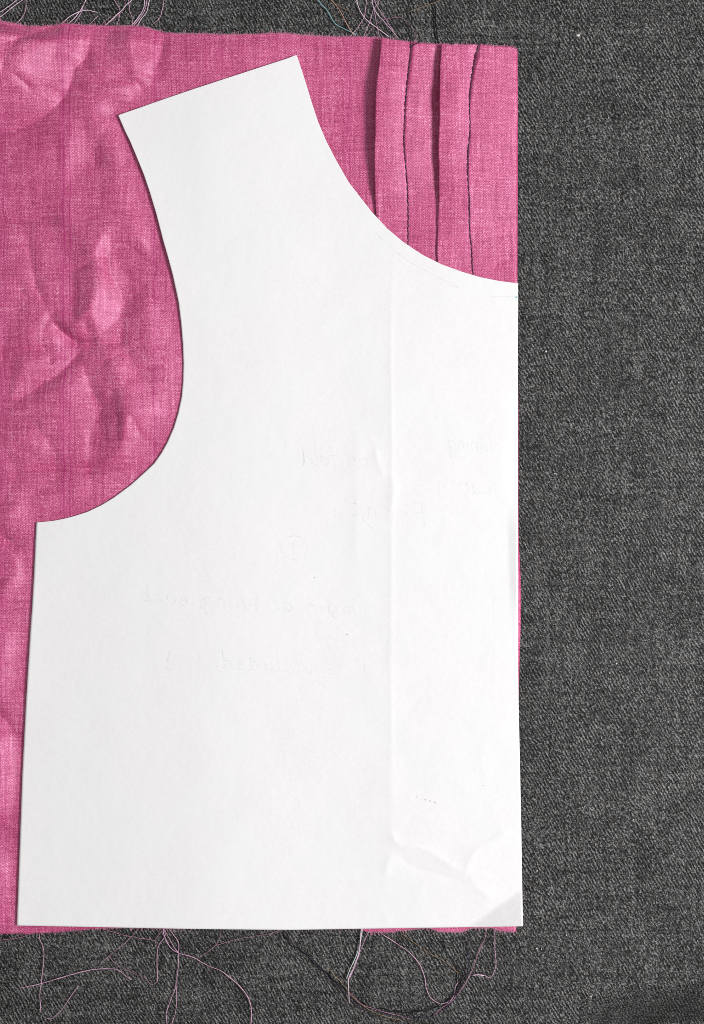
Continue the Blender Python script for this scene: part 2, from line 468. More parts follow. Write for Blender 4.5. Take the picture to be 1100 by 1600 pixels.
# ------------------------------------------------------------------ the rose cloth
TOP = [(-260, 20), (0, 32), (20, 36), (40, 40), (62, 41), (85, 39.5), (98, 36.5), (120, 38), (150, 40), (180, 40.5), (210, 40), (232, 43), (252, 50), (270, 52), (300, 52.5), (360, 54), (398, 53.5), (420, 51.5), (440, 51.5), (480, 55), (520, 57),
       (560, 57), (590, 58), (620, 63), (645, 66), (665, 68), (690, 69), (720, 70), (750, 70), (775, 71.5), (796, 73), (805, 75), (812, 78)]
BOT = [(-260, 1462), (0, 1459), (40, 1458.5), (90, 1456), (130, 1452.5), (200, 1449), (250, 1450.5), (400, 1449), (560, 1451), (575, 1456.5), (605, 1457), (640, 1453), (670, 1450), (686, 1456), (720, 1456.5), (738, 1450), (768, 1450), (785, 1455), (806, 1456.5), (815, 1457)]
ST1 = [(60, 644), (85, 641.5), (97, 640), (110, 638), (140, 635), (165, 633), (190, 631.8), (215, 631), (235, 632), (260, 634), (285, 636), (310, 637), (340, 638), (385, 638), (600, 639), (1460, 640)]
ST2 = [(60, 750), (72, 747.5), (88, 742), (105, 739), (130, 736), (155, 733.5), (175, 733.6), (195, 734.5), (220, 733), (240, 731.2), (265, 731), (290, 732), (320, 733.6), (350, 733.4), (380, 736), (410, 738), (430, 738.5), (600, 738), (1460, 738)]
ED1 = [(50, 597), (70, 595), (90, 593), (120, 590), (160, 587.2), (200, 586), (240, 585.2), (280, 585.6), (320, 587), (345, 588.5), (600, 590), (1460, 590)]
ED2 = [(60, 690), (75, 689), (110, 688), (150, 687), (200, 686), (240, 685.2), (270, 686), (300, 685.6), (350, 684), (400, 683), (430, 683.5), (600, 684), (1460, 684)]
RGT = [(60, 808.4), (80, 809), (200, 809.2), (300, 809), (440, 808.4), (560, 809.2), (640, 810), (720, 810), (800, 810.2), (850, 811.2), (880, 812.8), (920, 814), (960, 813.6), (1010, 812.2), (1060, 811.0), (1110, 809.6), (1460, 806.5)]

V_FOLDS = [  # polyline, height in mm, width on the left, width on the right, fade
    ([(150, 40), (140, 70), (134, 92), (116, 108), (111, 130), (104, 147), (86, 168), (58, 188), (20, 204), (-60, 226)], -0.45, 14, 8, .05),
    ([(163, 72), (152, 95), (149, 110), (133, 130), (108, 150), (84, 172), (60, 192)], 0.85, 22, 14, .2),
    ([(-40, 72), (0, 66), (35, 59), (70, 46), (98, 38)], -1.3, 14, 12, .1),
    ([(258, 44), (256, 66), (249, 92), (238, 112), (232, 126)], -1.2, 20, 26, .12),
    ([(128, 165), (136, 205), (146, 245), (156, 268)], -0.95, 20, 22, .2),
    ([(180, 200), (190, 232), (200, 252)], 0.6, 16, 18, .4),
    ([(330, 52), (300, 90), (290, 110)], -0.35, 24, 24, .3),
    ([(472, 58), (473, 82), (470, 104), (478, 130)], -0.30, 4, 4, .2),
    ([(500, 236), (524, 224), (560, 214)], -0.35, 9, 9, .3),
    ([(-40, 344), (20, 346), (60, 344), (102, 348)], -0.55, 9, 8, .15),
    ([(120, 330), (160, 322), (220, 312), (240, 306)], -0.40, 12, 12, .3),
    ([(130, 320), (128, 370), (120, 420)], -0.45, 20, 18, .35),
    ([(178, 378), (184, 430), (190, 480), (196, 525)], -1.25, 26, 34, .2),
    ([(140, 400), (150, 450), (148, 500)], 0.9, 20, 26, .4),
    ([(70, 488), (98, 518), (116, 532), (138, 540)], -1.3, 8, 24, .2), ([(120, 536), (136, 538), (168, 537), (204, 533)], -1.2, 18, 10, .2),
    ([(134, 538), (112, 566), (88, 590), (52, 610), (10, 634), (-40, 650)], -1.0, 9, 26, .1),
    ([(-40, 545), (20, 547), (70, 545), (100, 542)], -0.5, 8, 8, .15),
    ([(236, 370), (228, 420), (236, 470), (246, 520)], -0.55, 14, 18, .3),
    ([(162, 560), (164, 600), (176, 640), (186, 672)], -0.5, 18, 22, .3),
    ([(200, 590), (204, 640), (198, 690)], 1.0, 16, 24, .4),
    ([(256, 560), (250, 620), (236, 670)], -0.4, 16, 18, .3),
    ([(-40, 734), (30, 733), (90, 731), (150, 733), (210, 728)], -0.7, 11, 9, .12),
    ([(60, 680), (110, 690), (160, 700)], -0.3, 14, 14, .3),
    ([(-40, 830), (4, 838), (22, 850), (48, 842)], -1.3, 16, 12, .15),
    ([(-40, 905), (10, 922), (50, 934)], -0.5, 18, 14, .2),
    ([(-40, 960), (6, 956), (50, 948)], -0.7, 14, 20, .2),
    ([(-40, 1085), (0, 1118), (20, 1140), (40, 1162)], -1.5, 12, 16, .1),
    ([(30, 1168), (26, 1220), (24, 1290)], -0.8, 18, 10, .2),
    ([(-40, 1288), (4, 1294), (20, 1304), (40, 1322)], -1.5, 16, 14, .1),
    ([(-40, 1400), (0, 1392), (30, 1398)], -0.5, 14, 14, .2),
    ([(-200, 150), (-120, 300), (-160, 520)], -1.5, 30, 40, .2),
    ([(-220, 700), (-120, 800), (-180, 1000)], -1.2, 30, 30, .2),
]

FINE = [  # the sharp lines at the bottoms of the folds
    ([(150, 40), (140, 70), (134, 92), (116, 108), (111, 130), (104, 147), (86, 168), (58, 188), (20, 204), (-60, 226)], -0.30, 6, 4),
    ([(0, 66), (35, 59), (70, 46), (98, 38)], -0.81, 4, 5),
    ([(0, 108), (22, 116), (46, 136), (60, 142)], -0.61, 4, 4), ([(256, 52), (249, 92), (238, 112)], -0.47, 6, 4), ([(150, 128), (172, 125), (200, 125), (214, 129), (224, 142), (236, 152)], -0.68, 4, 5),
    ([(80, 500), (98, 518), (116, 532), (136, 538)], -1.2, 5, 9), ([(128, 536), (150, 538), (170, 537), (200, 533)], -0.81, 6, 5), ([(136, 538), (118, 558), (96, 580), (70, 598), (46, 612)], -0.68, 6, 5),
    ([(-40, 344), (20, 346), (60, 344), (102, 348)], -1.03, 5, 4), ([(-40, 545), (20, 547), (70, 545), (92, 544)], -0.78, 4, 4), ([(20, 734), (90, 731), (150, 733), (205, 728)], -1.16, 5, 4),
    ([(-40, 830), (4, 838), (22, 850), (48, 842)], -0.81, 6, 6), ([(-40, 1085), (0, 1118), (20, 1140), (40, 1162)], -0.94, 6, 6), ([(-40, 1288), (4, 1294), (20, 1304), (40, 1322)], -0.94, 6, 6),
    ([(184, 655), (180, 672), (186, 690)], -0.41, 6, 6), ([(172, 600), (180, 640), (186, 672)], -0.47, 6, 8), ([(160, 564), (163, 572)], -0.41, 3, 3), ([(76, 558), (82, 568)], -0.34, 3, 3), ([(20, 700), (60, 712)], -0.27, 5, 5),
]
def flatness(x, y):
    return 1 - sstep(-48, 2, paper_sd(x, y))

FACETS = [  # crumple points: position, height in mm; the cloth runs straight between them
    (-300, 0, 1), (-300, 400, 2), (-300, 800, 1), (-300, 1200, 2), (-300, 1560, .5), (-150, 330, .6), (-120, 560, 2.2), (-140, 900, .5), (-110, 1080, 2.2), (-130, 1330, .5),
    (-300, -60, 1), (0, -60, 1), (700, -60, .5), (700, 800, .5), (700, 1560, .5), (0, 1560, .6), (300, 1560, .6),
    (0, 60, 1.0), (60, 45, 1.2), (100, 45, 1.0), (60, 130, 1.2), (160, 46, 1.0), (206, 46, 3.0), (256, 48, .5), (330, 52, 1.4), (400, 54, .8), (250, 92, .6), (235, 130, .6), (202, 92, 2.9), (165, 108, 2.0),
    (0, 200, .8), (58, 196, .8), (104, 150, .7), (136, 130, 2.2), (168, 142, 2.7), (214, 137, 1.6), (238, 156, .5), (205, 172, 1.6),
    (60, 235, 1.8), (108, 240, 1.7), (130, 180, 1.8), (147, 250, .3), (180, 210, 2.6), (206, 232, .8), (186, 262, 1.2), (215, 270, .9),
    (0, 300, 2.0), (98, 300, 1.9), (150, 318, 1.8), (192, 322, 1.3), (236, 312, .6), (60, 345, 1.4), (0, 346, 1.4), (104, 349, 1.6), (168, 350, 2.4), (230, 352, 1.2),
    (40, 410, 1.9), (108, 412, 1.0), (152, 398, 3.3), (193, 402, .8), (222, 380, 2.0), (236, 430, .7), (60, 470, 2.3), (112, 470, 1.0), (142, 476, 3.1), (196, 488, .6), (235, 480, 2.0), (262, 470, 1.0),
    (130, 538, 1.0), (86, 504, 2.6), (104, 514, 2.4), (104, 528, .8), (198, 533, .7), (160, 536, 1.8), (246, 540, 1.6), (20, 546, 1.4), (80, 548, 1.6),
    (96, 574, 1.0), (60, 602, .8), (36, 566, 2.3), (0, 638, .6), (-80, 672, .5), (100, 616, 2.0), (142, 590, 1.0), (190, 596, 2.9), (226, 600, 1.1), (262, 590, 1.6), (256, 640, .8),
    (60, 668, 1.9), (118, 668, 1.4), (158, 672, .4), (197, 652, 3.0), (218, 690, .8), (190, 700, 1.6), (0, 690, 1.8), (0, 734, .9), (90, 732, .9), (150, 733, 1.0), (205, 726, .6), (120, 765, 1.6), (40, 765, 1.7),
    (20, 790, 2.2), (-60, 800, 1.2), (48, 806, .9), (0, 838, .7), (24, 850, .5), (28, 900, 2.0), (48, 905, .9), (0, 960, 1.3), (40, 975, .7), (0, 1045, 2.2), (34, 1060, .9), (0, 1118, .5), (25, 1146, .4), (8, 1190, 3.0), (38, 1200, .6),
    (8, 1275, 2.7), (34, 1262, .7), (14, 1303, .4), (38, 1318, .5), (0, 1365, 1.9), (30, 1398, 1.0), (0, 1450, .8),
    (300, 100, 1.0), (300, 300, 1.0), (310, 520, 1.5), (300, 700, 1.0), (450, 120, .9), (478, 60, 1.0), (560, 60, .5), (560, 250, .5), (520, 225, .9), (300, 900, 1.0), (110, 860, 1.0), (110, 1200, 1.0), (110, 1450, .8)]
def facets(x, y, seed=5):
    vs_, es, tris, a, b, c = geometry.delaunay_2d_cdt([Vector((p[0], p[1])) for p in FACETS], [], [], 0, 1e-4)
    zv = np.array([FACETS[i[0]][2] for i in a]); V = np.array([(v.x, v.y) for v in vs_])
    jit = [(0, 0)] + [(5 * math.cos(k * math.pi / 3), 5 * math.sin(k * math.pi / 3)) for k in range(6)]
    wob_x, wob_y = 9 * vnoise(x, y, 55, 71), 9 * vnoise(x, y, 55, 72)
    tot = np.zeros(x.shape)
    for jx, jy in jit:
        qx, qy = x + wob_x + jx, y + wob_y + jy
        out = np.full(x.shape, 0.8)
        for t in tris:
            (x0, y0), (x1, y1), (x2, y2) = V[list(t)]; z0, z1_, z2_ = zv[list(t)]
            m = (qx >= min(x0, x1, x2)) & (qx <= max(x0, x1, x2)) & (qy >= min(y0, y1, y2)) & (qy <= max(y0, y1, y2))
            if not m.any(): continue
            den = (y1 - y2) * (x0 - x2) + (x2 - x1) * (y0 - y2)
            l0 = ((y1 - y2) * (qx[m] - x2) + (x2 - x1) * (qy[m] - y2)) / den; l1 = ((y2 - y0) * (qx[m] - x2) + (x0 - x2) * (qy[m] - y2)) / den; l2 = 1 - l0 - l1
            ok = (l0 >= -1e-6) & (l1 >= -1e-6) & (l2 >= -1e-6)
            val = out[m]; val[ok] = (l0 * z0 + l1 * z1_ + l2 * z2_)[ok]; out[m] = val
        tot += out
    return tot / len(jit)

def ramp(x, y, pts, slope, reach):
    """a facet that climbs away from the right-hand side of a line, up to `reach` away, then rolls level."""
    P = np.array(pts, float); best = np.full(x.shape, 1e9); side = np.zeros(x.shape)
    near_ = (x < 420) & (y < 520)
    out = np.zeros(x.shape)
    if not near_.any(): return out
    xx, yy = x[near_], y[near_]
    b = np.full(xx.shape, 1e9); sd = np.zeros(xx.shape)
    for k in range(len(P) - 1):
        ax, ay = P[k]; dx, dy = P[k + 1] - P[k]; l2 = dx * dx + dy * dy
        t = np.clip(((xx - ax) * dx + (yy - ay) * dy) / l2, 0, 1); ex, ey = xx - ax - t * dx, yy - ay - t * dy
        d = np.hypot(ex, ey); m = d < b - 1e-6
        b = np.where(m, d, b); sd = np.where(m, dx * ey - dy * ex, sd)
    d = np.where(sd > 0, b, 0.0)
    d = np.where(d < reach * .72, d, reach * .72 + reach * .4 * (1 - np.exp(-(d - reach * .72) / (reach * .4))))
    out[near_] = slope * d * S / MM
    return out

def panel_z(x, y):
    f = flatness(x, y)
    wx, wy = x + 30 * vnoise(x, y, 80, 91), y + 30 * vnoise(x, y, 80, 92)
    rid = 1 - np.abs(vnoise(wx, wy * 0.8, 115, 93)); rid2 = 1 - np.abs(vnoise(wx * 0.85 + 40, wy + 30, 70, 94))
    z = 1.32 * facets(x, y) - 0.7 - 1.0 * rid ** 5 - 0.6 * rid2 ** 5 + 0.22 * vnoise(x, y, 62, 21) + 0.12 * vnoise(x, y, 27, 22)
    for pts, a, wl, wr, fd in V_FOLDS:
        z = z + crease(x, y, pts, a * 0.7, wl, wr, fd, 2.0, True)
    for pts, a, wl, wr in FINE:
        z = z + crease(x, y, pts, a * 1.25, wl, wr, .25, 0.8)
    calm = 1 - sstep(440, 540, x) * 0.92
    left = 1 - sstep(300, 560, x)
    lo = 0.50 + 0.05 * vnoise(x, y, 40, 23) + 2.0 * left
    z = lo + 1.1 * left + ramp(x, y, [(168, -30), (150, 36), (140, 68), (134, 92), (116, 108), (111, 130), (104, 147), (86, 168), (58, 188), (20, 204), (-60, 226), (-280, 300)], 0.43, 110) + z * calm
    z = 0.5 + np.log1p(np.exp((z - 0.5) * 2.5)) / 2.5      # never below the table
    zz = lo * (1 - f) + z * f
    # the raw edges lie down towards the table
    top = interp(TOP, x); bot = interp(BOT, x)
    lie = sstep(0, 26, y - top) * sstep(0, 16, bot - y)
    zz = 0.45 + (zz - 0.45) * (0.5 + 0.5 * lie)
    right = sstep(480, 590, x)
    return zz * (1 - right) + (0.42 + 0.04 * vnoise(x, y, 30, 24)) * right

silk = bpy.data.objects.new("pink_fabric", None); col.objects.link(silk); silk.empty_display_size = 0.02
silk.location = (0, 0, 0)
tag(silk, "crumpled rose pink slubbed fabric with two stitched pleats lying on the charcoal table cloth", "fabric")

# one sheet: left of the first seam, between the seams, right of the second seam
rows = np.unique(np.concatenate([np.linspace(0, 0.015, 10), np.linspace(0.015, 0.57, 300), np.linspace(0.57, 0.985, 150), np.linspace(0.985, 1, 10)]))
ua = np.concatenate([np.linspace(-0.38, 0, 40)[:-1], np.linspace(0, 0.52, 128)[:-1], np.linspace(0.52, 0.92, 90)[:-1], np.linspace(0.92, 1, 14)])
ub = np.linspace(0, 1, 24)[1:]; uc = np.linspace(0, 1, 26)[1:]
PX = np.zeros((len(rows), len(ua) + len(ub) + len(uc))); PY = np.zeros_like(PX)
y_nom = 50 + rows * 1405
s1, s2, rr = smooth_interp(ST1, y_nom), smooth_interp(ST2, y_nom), smooth_interp(RGT, y_nom)
PX[:, :len(ua)] = s1[:, None] * ua[None, :]
PX[:, len(ua):len(ua) + len(ub)] = s1[:, None] + (s2 - s1)[:, None] * ub[None, :]
PX[:, len(ua) + len(ub):] = s2[:, None] + (rr - s2)[:, None] * uc[None, :]
t_, b_ = interp(TOP, PX), interp(BOT, PX)
ragged = 0.8 * vnoise(PX, PX * 0, 5, 31) + 0.7 * vnoise(PX, PX * 0, 2.2, 32)
PY = t_ + ragged + (b_ - t_) * rows[:, None]
PZ = panel_z(PX, PY)
# the seams pull the cloth down, cloth swells a little between them
def near(x, line, w): return np.exp(-((x - line) / w) ** 2)
sl1, sl2, srr = [np.repeat(q[:, None], PX.shape[1], 1) for q in (s1, s2, rr)]
vis = 1 - sstep(320, 430, PY)
mid = np.where((PX > sl1) & (PX < sl2), np.sin(np.pi * np.clip((PX - sl1) / (sl2 - sl1), 0, 1)), 0)
midr = np.clip((PX - sl1) / (sl2 - sl1), 0, 1)
PZ += np.where(PX > sl1 - 0.6, np.clip(1 - midr / 0.52, 0, 1) ** 0.9 * 2.3, 0) * (1 - sstep(230, 350, PY)) * (PX < sl2 - 0.6)
rtz = np.where(PX > sl2, np.sin(np.pi * np.clip((PX - sl2) / (srr - sl2), 0, 1)) * 0.8, 0)
tr = np.clip((PX - sl2) / (srr - sl2), 0, 1)
PZ += np.where(PX > sl2 - 0.6, (1 - tr) ** 0.9 * 2.3 + 0.25 * np.sin(np.pi * tr), 0) * (1 - sstep(290, 410, PY))
PZ += np.where(PX > sl2, 1, 0) * (crease(PX, PY, [(764, 424), (782, 412), (808, 392)], -0.25, 8, 8, .3, 1.5)
                                  + crease(PX, PY, [(757, 170), (770, 300), (775, 400)], -0.2, 14, 14, .3, 3))
# right-hand edge is a fold: it turns down to the table
PZ -= 0.40 * np.clip(1 - (srr - PX) / 4.0, 0, 1) ** 2
panel = grid("panel", PX, PY, PZ, SILK, silk, thick=0.22, raised=True)

# turned-under layer along the right-hand fold
yy = np.concatenate([np.linspace(80, 1440, 120)])
cc = np.linspace(0, 1, 8)
EX = smooth_interp(RGT, yy)[:, None] - 0.3 - 46 * cc[None, :]
hem = grid("turned_edge", EX, np.repeat(yy[:, None], 8, 1), np.full(EX.shape, 0.02) - 0.0 * cc[None, :], SILK, silk)

def make_pleat(seam, edge, height, tilt_seed, y0, y1, ya, yb):
    """a strip folded back to the left: top layer from the seam to the fold, round the fold, and back underneath."""
    ys = np.concatenate([np.linspace(y0, y0 + 3, 3)[:-1], np.linspace(y0 + 3, y1, 210)])
    sx, ex = smooth_interp(seam, ys), smooth_interp(edge, ys)
    hgt = interp(height, ys) + 0.10 * vnoise(ys, ys * 0, 30, tilt_seed)
    ex = ex + 0.8 * vnoise(ys, ys * 0, 26, tilt_seed + 1)
    n_top, n_arc, n_bot = 26, 9, 14
    r = 0.34                                                   # mm, radius of the fold
    X, Z = [], []
    for k in range(n_top):
        t = k / n_top
        xx = sx + (ex + r / S * MM - sx) * t
        bow = np.sin(np.pi * t) * 0.22
        b0 = 0.62 + 2.10 * (1 - sstep(ya, yb, ys))
        zz = b0 + (hgt - b0) * (t ** 0.85) + bow * (hgt / 2.6)
        zz = zz - 0.06 * math.exp(-t * 14)
        X.append(xx); Z.append(zz)
    for k in range(n_arc):
        a = math.pi * k / (n_arc - 1)
        X.append(ex + r / S * MM * (1 - math.sin(a))); Z.append(hgt - r + r * math.cos(a))
    for k in range(1, n_bot):
        t = k / (n_bot - 1)
        X.append(ex + r / S * MM + (sx - 3 - ex - r / S * MM) * t); Z.append(np.maximum((hgt - 2 * r) * (1 - t) + 0.56 * t, 0.56))
    X, Z = np.array(X).T, np.array(Z).T
    Yg = np.repeat(ys[:, None], X.shape[1], 1)
    # little puckers from the stitches
    pk = 0.07 * np.sin(Yg / 11.0 * 2 * np.pi) * np.exp(-np.abs(X - sx[:, None]) / 6)
    pk += 0.16 * vnoise(X * 0.5, Yg, 20, tilt_seed + 2)
    Z = Z + pk * np.clip(Z - 0.5, 0, 1)
    tp = interp(TOP, X)
    w = 1 - sstep(0, 14, Yg - y0)
    Yg = Yg + (tp - y0) * w + (0.8 * vnoise(X, X * 0, 5, tilt_seed + 4)) * w
    o = grid("pleat", X, Yg, Z, SILK, silk, thick=None, raised=True)
    zs = np.array([0.62])
    return o, (lambda y: float(0.80))

HP1 = [(55, 3.3), (80, 4.3), (120, 5.0), (220, 4.8), (290, 3.0), (322, 1.6), (345, 1.3), (420, 1.15), (1460, 1.1)]
HP2 = [(60, 3.0), (85, 4.0), (150, 4.4), (250, 3.6), (330, 1.45), (400, 1.2), (460, 1.1), (1460, 1.05)]
pleat1, z1 = make_pleat(ST1, ED1, HP1, 41, 61, 1440, 230, 350)
pleat2, z2 = make_pleat(ST2, ED2, HP2, 61, 69, 1440, 290, 410)

# ---- stitches: each a short arched length of dark thread, leaning a little off the seam
def tube_verts(P, R, sides=6):
    P = np.asarray(P, float); n = len(P)
    T = np.gradient(P, axis=0); T /= np.linalg.norm(T, axis=1)[:, None] + 1e-12
    up = np.array([0, 0, 1.0]); A = np.cross(T, up); l = np.linalg.norm(A, axis=1)[:, None]
    A = np.where(l < 1e-6, np.array([1.0, 0, 0]), A / (l + 1e-12)); B = np.cross(A, T)
    R = np.broadcast_to(np.asarray(R, float), (n,))
    ang = np.arange(sides) / sides * 2 * np.pi
    V = P[:, None, :] + R[:, None, None] * (np.cos(ang)[None, :, None] * A[:, None, :] + np.sin(ang)[None, :, None] * B[:, None, :])
    V = V.reshape(-1, 3); F = []
    for i in range(n - 1):
        for k in range(sides):
            a, b = i * sides + k, i * sides + (k + 1) % sides
            F.append((a, b, b + sides, a + sides))
    F.append(tuple(range(sides))[::-1]); F.append(tuple(range((n - 1) * sides, n * sides)))
    return V, F

t = np.linspace(-1, 1, 7)
sv, sf = tube_verts(np.stack([0.35 * S * np.sin(t * 2.2), t * 6.0 * S, (0.16 * (1 - t ** 2) - 0.10 * t ** 4) * MM], 1), (0.135 * (1 - 0.30 * t ** 4)) * MM, 6)
stitch_proto = None
def stitch_row(seam, y0, y1, pleat, ya, yb):
    global stitch_proto
    y = y0; k = 0
    while y < y1:
        x = float(smooth_interp(seam, y)); x2 = float(smooth_interp(seam, y + 5)); x1 = float(smooth_interp(seam, y - 5))
        if stitch_proto is None:
            o = link("stitch", sv, sf, STITCH, pleat); stitch_proto = o
        else:
            o = stitch_proto.copy(); col.objects.link(o); o.parent = pleat
        o.location = W(x + random.uniform(-.3, .3), y, 0.68 + 2.10 * (1 - float(sstep(ya, yb, y))))
        o.rotation_euler = (0, 0, math.atan2((x2 - x1), 10) + math.radians(random.uniform(8, 15)))
        y += 10.9 + random.uniform(-.7, .7); k += 1
stitch_row(ST1, 77, 392, pleat1, 230, 350)
stitch_row(ST2, 76, 438, pleat2, 290, 410)

# ------------------------------------------------------------------ the paper pattern piece
paper = bpy.data.objects.new("paper_pattern", None); col.objects.link(paper); paper.empty_display_size = 0.02
tag(paper, "white paper bodice pattern piece with scooped armhole and neckline lying on the pink fabric", "sewing pattern")
ry = np.unique(np.concatenate([np.linspace(86, 180, 60), np.linspace(180, 800, 230), np.linspace(800, 816.4, 34), np.linspace(816.4, 1447, 250),
                               np.linspace(425, 444, 26), np.array([p[0] for p in XL]), np.array([p[0] for p in XR])]))
nc = 250
tt = np.linspace(0, 1, nc)
QX = paper_xl(ry)[:, None] * (1 - tt) + paper_xr(ry)[:, None] * tt
QY = np.repeat(ry[:, None], nc, 1) + bottom_bend(QX) * sstep(1380, 1447, np.repeat(ry[:, None], nc, 1))
QZ = paper_z(QX, QY)
sheet = grid("sheet", QX, QY, QZ, PAPER, paper, thick=0.13, raised=True)

def ribbon(name, strokes, width, mat, parent, lift=0.07):
    V, F = [], []
    for st in strokes:
        P = catmull(st, 1.6)
        if len(P) < 2: continue
        T = np.gradient(P, axis=0); T /= np.linalg.norm(T, axis=1)[:, None] + 1e-9
        Nn = np.stack([-T[:, 1], T[:, 0]], 1) * width / 2
        a, b = P + Nn, P - Nn
        z = paper_z(P[:, 0], P[:, 1]) + lift
        base = len(V)
        for k in range(len(P)):
            V.append(W(a[k, 0], a[k, 1], z[k])); V.append(W(b[k, 0], b[k, 1], z[k]))
        for k in range(len(P) - 1):
            q = base + 2 * k
            F.append((q, q + 1, q + 3, q + 2))
    return link(name, V, F, mat, parent)

# single-stroke handwriting; x to the right, y up, small letters 1 high
GL = {
 'a': ([[(.75, .9), (.3, 1), (.02, .5), (.3, .0), (.7, .35), (.78, .95), (.78, .2), (1, .05)]], 1.0),
 'c': ([[(.75, .85), (.4, 1), (.05, .5), (.35, 0), (.85, .2)]], .85),
 'd': ([[(.75, .85), (.35, .95), (.05, .45), (.35, 0), (.7, .4), (.8, 2.0)], [(.8, 2.0), (.78, .3), (1, .05)]], 1.0),
 'e': ([[(.05, .45), (.6, .6), (.5, .98), (.12, .7), (.12, .2), (.5, 0), (.9, .25)]], .9),
 'f': ([[(.7, 1.9), (.4, 2.0), (.3, 1.3), (.25, -.6)], [(.0, 1), (.65, 1.02)]], .7),
 'F': ([[(.3, 2), (.2, 0)], [(.3, 2), (1.0, 2.05)], [(.26, 1.1), (.8, 1.15)]], 1.0),
 'g': ([[(.75, .9), (.3, 1), (.02, .5), (.3, .05), (.7, .4), (.76, .95), (.7, -.7), (.3, -1), (.05, -.6)]], 1.0),
 'h': ([[(.15, 2), (.1, 0)], [(.1, .6), (.45, 1), (.7, .7), (.7, .1), (.9, 0)]], .95),
 'i': ([[(.2, 1), (.2, .15), (.45, .02)], [(.2, 1.5), (.24, 1.42)]], .5),
 'l': ([[(.2, 2), (.15, .25), (.45, .02)]], .5),
 'L': ([[(.2, 2), (.1, .05), (.95, .05)]], 1.0),
 'm': ([[(.1, 1), (.1, 0)], [(.1, .6), (.4, 1), (.6, .7), (.6, .05)], [(.6, .6), (.9, 1), (1.1, .7), (1.1, .1), (1.3, 0)]], 1.35),
 'n': ([[(.1, 1), (.1, 0)], [(.1, .6), (.45, 1), (.7, .7), (.7, .1), (.9, 0)]], .95),
 'o': ([[(.5, .98), (.08, .6), (.3, .02), (.75, .4), (.5, .98), (.95, .9)]], .95),
 'r': ([[(.1, 1), (.12, 0)], [(.12, .6), (.4, .98), (.68, .9)]], .7),
 's': ([[(.7, .9), (.3, .98), (.2, .65), (.6, .35), (.45, .02), (.05, .12)]], .75),
 't': ([[(.3, 1.7), (.25, .25), (.6, .02)], [(0, 1.1), (.65, 1.15)]], .7),
 'u': ([[(.1, 1), (.12, .25), (.45, .02), (.75, .4), (.78, 1), (.8, .1), (1, .03)]], 1.0),
 '1': ([[(.3, 1.8), (.25, 0)], [(.05, 1.4), (.3, 1.8)]], .5),
 '"': ([[(.1, 1.9), (.08, 1.45)], [(.35, 1.9), (.33, 1.45)]], .5),
 ' ': ([], .75),
}
def mirrored(text, xr, y, size, slope=0.0, gap=1.0):
    """seen from the back: reads from right to left, letters flipped."""
    out, cx = [], 0.0
    for ch in text:
        st, w = GL[ch]
        for s in st:
            out.append([(xr - (cx + px + py * 0.10) * size, y - py * size * 0.92 + (cx + px) * size * slope + random.uniform(-.4, .4)) for px, py in s])
        cx += w * gap
    return out
words = []
words += mirrored("Lining", 770, 704, 14.5, -0.02, 1.0)
words += mirrored("on fold", 575, 728, 17, 0.0, 1.05)
words += mirrored("cut", 768, 772, 16, 0.0, 1.1)
words += mirrored("Front", 668, 822, 19, -0.14, 1.55)
words += mirrored("main or lining each", 556, 962, 16, -0.06, 1.35)
words += mirrored("1\" is included", 575, 1056, 15.5, -0.05, 1.45)
words += mirrored("1", 462, 866, 11, 0, 1)
words.append([(460 + 21 * math.cos(a), 856 + 18.5 * math.sin(a)) for a in np.linspace(0.4, 2 * math.pi + 0.3, 26)])
ribbon("handwriting", words, 1.3, PENCIL_FAINT, paper)
# darker bits of the strokes where the pen pressed
hard = [[(446, 689), (445, 698)], [(475, 705), (474, 728)], [(522, 781), (523, 789)], [(523, 795), (522, 806), (532, 812)], [(570, 801), (567, 812), (575, 820), (583, 826)],
        [(265, 1017), (262, 1034)], [(311, 1024), (311, 1032)], [(226, 938.5), (231, 938)], [(236, 935), (234, 939), (249, 938.5)], [(315, 944), (313, 951)], [(520, 953), (520, 963), (528, 968)],
        [(400, 944), (398, 952)], [(443, 949), (443, 957)], [(260, 1043), (268, 1047)], [(298, 1040), (299, 1046)], [(338, 1040), (345, 1050)], [(322, 965), (322, 976)], [(594, 738), (597, 741)]]
for q in hard: ribbon("pen_stroke", [q], 1.2, PENCIL, paper, 0.09)
# seam line pencilled round the neckline, grain line, teal tick at the edge
seamline = [[(548, 278), (556, 296)], [(586, 362), (598, 375)], [(611, 383), (613, 389)], [(618, 393), (640, 409), (664, 422), (690, 436), (718, 448)], [(768, 464), (808, 463.5)], [(700, 446), (716, 449)]]
ribbon("seam_line", seamline, 1.2, PENCIL, paper, 0.08)
ribbon("grain_line", [[(770, 912), (771, 940), (770.5, 1000), (770.5, 1084)]], 1.0, PENCIL_FAINT, paper, 0.08)
ribbon("teal_tick", [[(805.5, 465.5), (809, 463.5)]], 2.0, TEALPEN, paper, 0.08)
dots = [[(664, 1249.5), (666, 1249.8)], [(671, 1251.4), (673, 1251.6)], [(679, 1253.6), (680.6, 1253.8)], [(651, 1245), (652, 1245.3)], [(755, 1227), (756, 1227.3)], [(542, 991), (543.5, 991.6)], [(491, 902), (492.4, 902.8)]]
DOT = yarn_material("pencil_dot_grey", (0.52, 0.50, 0.49), 0.2, 0.7, 0.2)
for q in dots: ribbon("pencil_dot", [q], 1.5, DOT, paper, 0.09)

